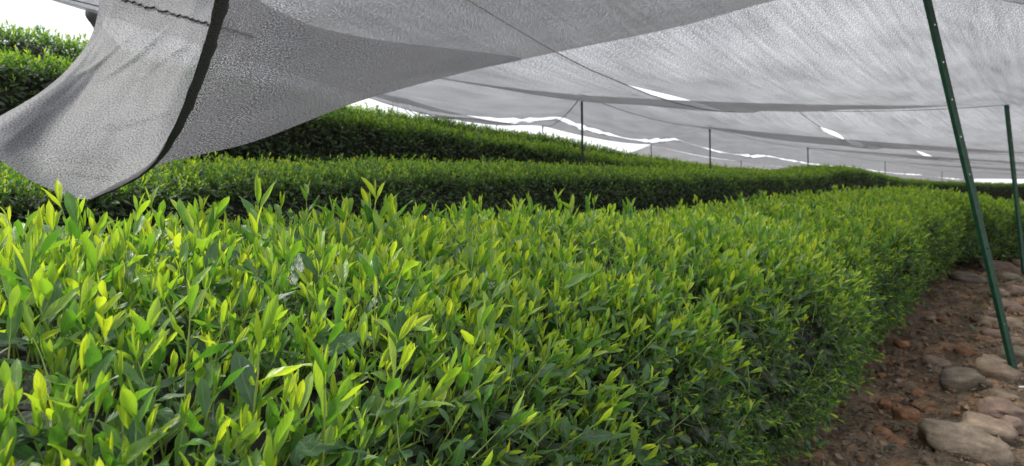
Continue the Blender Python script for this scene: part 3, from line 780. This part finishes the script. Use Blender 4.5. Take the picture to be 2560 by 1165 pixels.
TOP['D2'] = at(1540, 392, 26); TOP['D3'] = at(1760, 420, 34); TOP['D4'] = at(1990, 440, 46); TOP['D5'] = at(2200, 452, 64)
EO = Vector((5.9, 1.0, -0.05))
TOP['B0'] = TOP['B1']+Vector((-1.5, -2.1, 0.08))
for i in range(0, 6): TOP['E%d' % i] = TOP['B%d' % i]+EO
TOP['E1'].z = 2.25

# ------------------------------------------------------------------ canopy nets
def net_mesh(G, mat, name='netting', sub=None):
    """G: (a,b,3) grid -> mesh with uv in metres"""
    G = np.asarray(G, float); a, b = G.shape[:2]
    du = np.linalg.norm(np.diff(G, axis=0), axis=2).mean(1); dv = np.linalg.norm(np.diff(G, axis=1), axis=2).mean(0)
    U = np.concatenate([[0], np.cumsum(du)]); Vv = np.concatenate([[0], np.cumsum(dv)])
    I = np.arange(a*b).reshape(a, b)
    F = np.stack([I[:-1, :-1], I[1:, :-1], I[1:, 1:], I[:-1, 1:]], -1).reshape(-1, 4)
    me = mesh_from(name, G.reshape(-1, 3).tolist(), F.tolist(), mat)
    uvv = np.stack(np.meshgrid(U, Vv, indexing='ij'), -1).reshape(-1, 2)
    uvl = me.uv_layers.new(name='UVMap'); li = np.empty(len(me.loops), int); me.loops.foreach_get('vertex_index', li)
    uvl.data.foreach_set('uv', uvv[li].ravel()); return me

def strip(p_keys, q_keys, f0, f1, label, sag=0.20, csag=0.08, gap0=None, gap1=None, wr=0.02, seed=0, na=26, nb=16, hems=(False, True), k0=0, slits=None):
    """net strip along the rows: between share f0 and f1 of the way from row p to row q; it sags between the cross wires"""
    r = np.random.default_rng(seed); bays = []
    def openness(L, g):
        if slits is None: return abs(math.sin(L*math.pi/g[1]+seed))*g[0]*max(0, 0.35+1.5*mnoise.noise(Vector((L*0.5, seed, 3))))
        return sum(g[0]*w*math.sin(math.pi*(L-a0)/(a1-a0))**0.7 for a0, a1, w in slits if a0 < L < a1)
    P = [np.array(TOP[k]) for k in p_keys]; Q = [np.array(TOP[k]) for k in q_keys]
    rows = []
    for k in range(len(P)-1):
        A = np.linspace(0, 1, na)[(0 if k == 0 else 1):]
        S = sag*r.uniform(0.85, 1.15)*(1.0, 0.72, 0.42, 0.34, 0.3, 0.3, 0.3)[max(0, k+k0)]; ES = (0.10, 0.09, 0.07, 0.06, 0.05, 0.05, 0.05)[max(0, k+k0)]
        for a in A:
            p = P[k]*(1-a)+P[k+1]*a; q = Q[k]*(1-a)+Q[k+1]*a
            line = []
            for b in np.linspace(0, 1, nb):
                f = f0+(f1-f0)*b
                x = p*(1-f)+q*f
                mid = 4*f*(1-f)
                x[2] -= 4*a*(1-a)*(ES+S*mid)+csag*mid*(1.0, 0.8, 0.5, 0.4, 0.4, 0.4, 0.4)[max(0, k+k0)]
                x[2] += wr*mnoise.noise(Vector((x[0]*0.9, x[1]*0.9, seed)))*2*(4*a*(1-a))*mid
                L = (k+a)*6.0
                if b < 0.25 and gap0:
                    w = 1-b/0.25; sc_ = openness(L, gap0)
                    x += (q-p)/np.linalg.norm(q-p)*sc_*w*0.6; x[2] += gap0[2]*sc_*w
                if b > 0.75 and gap1:
                    w = (b-0.75)/0.25; sc_ = openness(L, gap1)
                    x -= (q-p)/np.linalg.norm(q-p)*sc_*w*0.6; x[2] += gap1[2]*sc_*w
                line.append(x)
            rows.append(line)
    root = empty('shade_net', tuple(TOP[p_keys[0]]))
    tag(root, label, 'net', 'shade nets stretched over the tea')
    G = np.array(rows)-np.array(TOP[p_keys[0]])
    obj('netting', net_mesh(G, M_NET), root)
    for e, edge in enumerate((G[:, 0], G[:, -1])):
        if not hems[e]: continue
        V, F = tube([Vector(v) for v in edge[::2]], 0.004, 4); obj('hem', mesh_from('hem', V, F, M_WIRE), root)
    return root
SE = 0.45
strip(['A0', 'A1', 'A2', 'A3', 'A4', 'A5', 'A6'], ['B1', 'B2', 'B3', 'B4', 'B5', 'B6', 'B7'], 0.0, SE, 'grey net strip running from the dark hill posts to the middle overhead seam', 0.21, 0.05, None, (0.07, 1.5, -0.6), seed=1, hems=(True, True), slits=[(2.0, 3.9, 0.5), (4.1, 5.2, 0.4), (7.2, 8.4, 0.6), (8.5, 9.6, 0.9), (9.7, 11.0, 0.7), (13.2, 14.6, 0.6), (15, 16.5, 0.7)])
strip(['A0', 'A1', 'A2', 'A3', 'A4', 'A5', 'A6'], ['B1', 'B2', 'B3', 'B4', 'B5', 'B6', 'B7'], SE, 1.0, 'pale net strip between the middle overhead seam and the green posts', 0.21, 0.05, (0.07, 1.5, 0.6), None, seed=1, hems=(False, False), slits=[(2.0, 3.9, 0.5), (4.1, 5.2, 0.4), (7.2, 8.4, 0.6), (8.5, 9.6, 0.9), (9.7, 11.0, 0.7), (13.2, 14.6, 0.6), (15, 16.5, 0.7)])
strip(['B0', 'B1', 'B2', 'B3', 'B4', 'B5'], ['E0', 'E1', 'E2', 'E3', 'E4', 'E5'], 0.0, 1.0, 'net strip over the cobbles, right of the leaning green post', 0.26, 0.12, seed=3, nb=20, hems=(False, False), k0=-1)
strip(['C0', 'C1', 'C2', 'C3', 'C4', 'C5', 'C6'], ['A0', 'A1', 'A2', 'A3', 'A4', 'A5', 'A6'], 0.52, 1.0, 'net strip just left of the dark hill posts, above the scalloped bright slits', 0.10, 0.04, (0.17, 0.62, 0.35), None, seed=4)
strip(['C0', 'C1', 'C2', 'C3', 'C4', 'C5', 'C6'], ['A0', 'A1', 'A2', 'A3', 'A4', 'A5', 'A6'], 0.0, 0.52, 'far net strip over the skyline hedge, below the scalloped bright slits', 0.12, 0.05, None, (0.17, 0.62, -0.35), seed=4, hems=(True, True))

strip(['D2', 'D3', 'D4', 'D5', 'D6'], ['C2', 'C3', 'C4', 'C5', 'C6'], 0.0, 1.0, 'farthest low net hanging behind the hedge top below the peaked posts', 0.06, 0.03, seed=6, k0=1, hems=(False, False))

def wire(a, b, sagz, label, r=0.004, name='support_wire'):
    a, b = Vector(a), Vector(b); pts = []
    for i in range(13):
        s = i/12; p = a.lerp(b, s); p.z -= sagz*4*s*(1-s); pts.append(p)
    V, F = tube(pts, r, 5); o = obj(name, mesh_from(name, V, F, M_WIRE)); return tag(o, label, 'wire', 'wires carrying the shade nets')
wire(TOP['A1'], TOP['B2'], 0.13, 'long cross wire from tallest hill post to the second green post')
wire(TOP['A2'], TOP['B3'], 0.13, 'second cross wire, farther back over the hedge dip')
wire(TOP['A3'], TOP['B4'], 0.13, 'third cross wire far back over the hump')
wire(TOP['A1'], TOP['C1'], 0.13, 'cross wire running from tallest hill post back to the skyline', 0.006)

# ------------------------------------------------------------------ the draped net in front
def spline(pts, m):
    """Catmull-Rom through pts (k,3), resampled to m"""
    P = np.array(pts, float); k = len(P); out = []
    Pp = np.vstack([2*P[0]-P[1], P, 2*P[-1]-P[-2]])
    for s in np.linspace(0, k-1, m):
        i = min(int(s), k-2); f = s-i; a, b, c, d = Pp[i:i+4]
        out.append(0.5*((2*b)+(-a+c)*f+(2*a-5*b+4*c-d)*f*f+(-a+3*b-3*c+d)*f**3))
    return np.array(out)
def sheet(cols, nu, nv):
    """cols: list of columns, each a list of (px,py,d)"""
    C = [spline([tuple(at(*p)) for p in c], nv) for c in cols]
    C = np.array(C); return np.stack([spline(C[:, j], nu) for j in range(nv)], 1)
near_cols = [
    [(232, 496, 1.95), (368, 425, 1.80), (440, 320, 1.68), (490, 195, 1.60), (520, 100, 1.55), (548, 0, 1.50), (575, -120, 1.42), (600, -300, 1.30)],
    [(400, 412, 2.05), (470, 340, 1.92), (530, 260, 1.82), (575, 170, 1.74), (610, 80, 1.68), (640, 0, 1.62), (670, -120, 1.52), (700, -300, 1.38)],
    [(640, 352, 2.25), (690, 285, 2.14), (735, 215, 2.04), (770, 140, 1.94), (800, 70, 1.86), (830, 0, 1.78), (865, -120, 1.66), (900, -300, 1.5)],
    [(900, 253, 2.60), (940, 205, 2.50), (980, 155, 2.38), (1015, 105, 2.27), (1045, 50, 2.17), (1075, 0, 2.08), (1120, -120, 1.9), (1180, -300, 1.7)],
    [(1165, 180, 2.98), (1200, 150, 2.90), (1235, 115, 2.80), (1265, 80, 2.70), (1295, 40, 2.60), (1330, 0, 2.5), (1390, -120, 2.25), (1470, -300, 1.95)],
    [(1400, 129, 3.35), (1430, 108, 3.28), (1460, 82, 3.20), (1490, 55, 3.11), (1520, 25, 3.02), (1555, -10, 2.92), (1630, -120, 2.6), (1730, -300, 2.2)],
    [(1700, 66, 3.75), (1725, 48, 3.70), (1750, 28, 3.62), (1780, 5, 3.54), (1810, -20, 3.45), (1850, -60, 3.35), (1930, -160, 3.0), (2040, -340, 2.5)],
    [(1990, -8, 4.15), (2010, -20, 4.10), (2035, -35, 4.02), (2060, -55, 3.95), (2095, -80, 3.85), (2140, -115, 3.7), (2230, -200, 3.3), (2340, -380, 2.8)],
    [(2310, -30, 4.60), (2325, -40, 4.55), (2345, -55, 4.48), (2370, -75, 4.40), (2405, -100, 4.3), (2450, -140, 4.1), (2540, -220, 3.7), (2650, -400, 3.1)],
]
far_cols = [
    [(-150, 352, 1.80), (-140, 345, 1.90), (-110, 328, 2.05), (-20, 293, 2.25), (90, 240, 2.42), (165, 180, 2.60), (225, 95, 2.76), (258, -60, 2.95)],
    [(-25, 388, 1.86), (-15, 362, 1.97), (25, 325, 2.12), (95, 262, 2.32), (165, 200, 2.48), (212, 135, 2.62), (252, 55, 2.76), (285, -70, 2.92)],
    [(100, 462, 1.93), (90, 410, 2.05), (110, 345, 2.22), (190, 262, 2.42), (250, 185, 2.55), (290, 110, 2.65), (318, 30, 2.75), (345, -80, 2.85)],
    [(232, 496, 1.95), (250, 430, 2.06), (270, 350, 2.2), (320, 250, 2.38), (360, 170, 2.5), (395, 95, 2.6), (425, 20, 2.68), (450, -80, 2.78)],
    [(400, 412, 2.05), (410, 365, 2.14), (425, 300, 2.25), (455, 215, 2.4), (485, 140, 2.5), (510, 75, 2.58), (530, 10, 2.65), (545, -80, 2.72)],
    [(640, 352, 2.25), (640, 315, 2.3), (645, 270, 2.38), (655, 210, 2.46), (665, 150, 2.54), (675, 100, 2.6), (685, 45, 2.66), (690, 28, 2.7)],
    [(900, 253, 2.60), (900, 230, 2.64), (900, 205, 2.68), (900, 180, 2.72), (900, 155, 2.76), (900, 130, 2.8), (900, 105, 2.84), (900, 92, 2.86)],
    [(1165, 180, 2.98), (1166, 172, 3.0), (1168, 164, 3.01), (1170, 156, 3.02), (1172, 148, 3.03), (1174, 140, 3.04), (1176, 132, 3.05), (1178, 127, 3.06)],
    [(1300, 151, 3.2), (1301, 150, 3.2), (1302, 149, 3.21), (1303, 148, 3.21), (1304, 147, 3.22), (1305, 146, 3.22), (1306, 145, 3.23), (1307, 144, 3.23)],
]
def wrinkle(G, amp, fu, fv, seed, fade=None):
    dU = np.gradient(G, axis=0); dV = np.gradient(G, axis=1); N = np.cross(dU, dV); N /= np.linalg.norm(N, axis=2, keepdims=True)+1e-9
    a, b = G.shape[:2]
    for i in range(a):
        for j in range(b):
            u, v = i/(a-1), j/(b-1); k = 1 if fade is None else fade(u, v)
            w = mnoise.noise(Vector((u*fu+v*1.5, v*fv, seed)))+0.5*mnoise.noise(Vector((u*fu*2.3-v*2, v*fv*2, seed+5)))
            G[i, j] += N[i, j]*amp*w*k
    return G
Gn = wrinkle(sheet(near_cols, 110, 50), 0.020, 16, 2.0, 2.0, lambda u, v: min(1, v*6)*min(1, (u+0.02)*12)*(1-u))
Gf = wrinkle(sheet(far_cols, 190, 90), 0.013, 10, 1.8, 9.0, lambda u, v: min(1, v*5)*(1 if u < 0.55 else max(0, 1-(u-0.55)*5)))
def crease(G, a, b, depth, width):
    """a pinched fold in the cloth from a to b"""
    a, b = np.array(a), np.array(b); dU = np.gradient(G, axis=0); dV = np.gradient(G, axis=1); N = np.cross(dU, dV); N /= np.linalg.norm(N, axis=2, keepdims=True)+1e-9
    ab = b-a; s = np.clip(((G-a)@ab)/(ab@ab), 0, 1); Q = a+s[..., None]*ab; D = G-Q; D -= N*np.sum(D*N, axis=2, keepdims=True)
    d = np.linalg.norm(D, axis=2); k = depth*np.exp(-(d/width)**2)*np.sin(np.pi*np.clip(s, 0.0, 1))**0.5
    return G+N*k[..., None]
for (x0, y0, d0), (x1, y1, d1), dp, wd_ in (((150, 322, 2.25), (425, 284, 2.27), 0.011, 0.012), ((255, 190, 2.5), (420, 60, 2.62), 0.009, 0.014), ((180, 215, 2.52), (330, 80, 2.66), 0.007, 0.012),
                                       ((330, 175, 2.45), (465, 110, 2.52), 0.007, 0.012), ((60, 350, 2.1), (330, 420, 2.08), 0.012, 0.02), ((120, 400, 2.04), (300, 440, 2.03), 0.010, 0.016)):
    Gf = crease(Gf, at(x0, y0, d0), at(x1, y1, d1), dp, wd_)
org = Vector(at(232, 496, 1.95))
drape = empty('shade_net', tuple(org)); tag(drape, 'slack near net drooping in a pocket over the front hedge, with dark hem', 'net', 'shade nets stretched over the tea')
obj('netting', net_mesh(Gn-np.array(org), M_NET_NEAR), drape)
obj('netting', net_mesh(Gf-np.array(org), M_NET_FAR_LIT), drape)
# dark hem along the near sheet's open edge: a rolled band
edge = Gn[0]; tang = np.gradient(edge, axis=0); tang /= np.linalg.norm(tang, axis=1, keepdims=True)
hem = []
for i in range(len(edge)):
    inn = Gn[3, i]-Gn[0, i]; inn -= tang[i]*inn.dot(tang[i]); inn /= np.linalg.norm(inn)+1e-9
    nr = np.cross(tang[i], inn); s = i/(len(edge)-1)
    wd = 0.060+0.018*mnoise.noise(Vector((i*0.45, 0, 0)))
    row_ = []
    for k in range(9):
        an = math.pi*2*k/8
        row_.append(edge[i]+inn*(wd*0.42*(1-math.cos(an))-0.010+0.002*mnoise.noise(Vector((i*0.4, k*0.3, 0))))+nr*(0.006*math.sin(an)+0.003*mnoise.noise(Vector((i*0.5, k*0.5, 7)))))
    hem.append(row_)
obj('hem', net_mesh(np.array(hem)-np.array(org), M_SELV), drape)
# stitched seam across the far sheet
j = 44
seam = []
for px in range(300, 640, 8):                                             # runs parallel to the sheet's upper edge
    py = -4+(px-300)*0.285; k = np.unravel_index(np.argmin((HX+Gf[..., 0]/Gf[..., 1]*FPX-px)**2+(HY-(Gf[..., 2]-CAM_Z)/Gf[..., 1]*FPX-py)**2), Gf.shape[:2]); seam.append(Gf[k]-np.array(org))
V, F = tube([Vector(p)+Vector((0, -0.004, 0.002*((q % 2)*2-1))) for q, p in enumerate(seam)], 0.0045, 5)
obj('seam', mesh_from('seam', V, F, M_THREAD), drape)

# gathered net hanging on the wire at the upper left, and that wire
bt = TOP['A0'].lerp(TOP['C0'], 0.122); bb = bt+Vector((0.05, 0, -0.24))
rowsB = []
for i in range(14):
    s = i/13; c = bt.lerp(bb, s); line = []
    for k in range(13):
        an = 2*math.pi*k/12; rad = (0.02+0.035*s+0.012*math.sin(s*9))*(1+0.3*math.sin(an*4+s*2))
        line.append(np.array(c)+np.array([rad*math.cos(an)+0.05*s, rad*math.sin(an), 0]))
    rowsB.append(line)
bn = obj('gathered_net', net_mesh(np.array(rowsB)-np.array(bt), M_BUNDLE)); bn.location = bt
tag(bn, 'small bunched net hanging from the wire at the upper left', 'net')
wire(TOP['A0'], TOP['C0'], 0.0, 'thin wire crossing the open sky at the upper left', 0.0022)

# loose threads hanging from the far net edge
def hanging_threads():
    ps = []
    for k in range(6):
        a = at(985+k*9+random.uniform(-4, 4), 248+k*0.5, 11.4); b_ = at(985+k*30+random.uniform(-8, 8)+30, 298, 11.2)
        mid = a.lerp(b_, 0.5)+Vector((-0.08, 0, -0.10)); ps.append(tube([a, a.lerp(mid, .5)+Vector((-.02, 0, -.04)), mid, b_], 0.006, 4))
    V, F = join(ps); o = obj('net_threads', mesh_from('net_threads', V, F, M_THREAD))
    tag(o, 'loose dark cords dangling from the far net over the skyline hedge', 'cords')
hanging_threads()
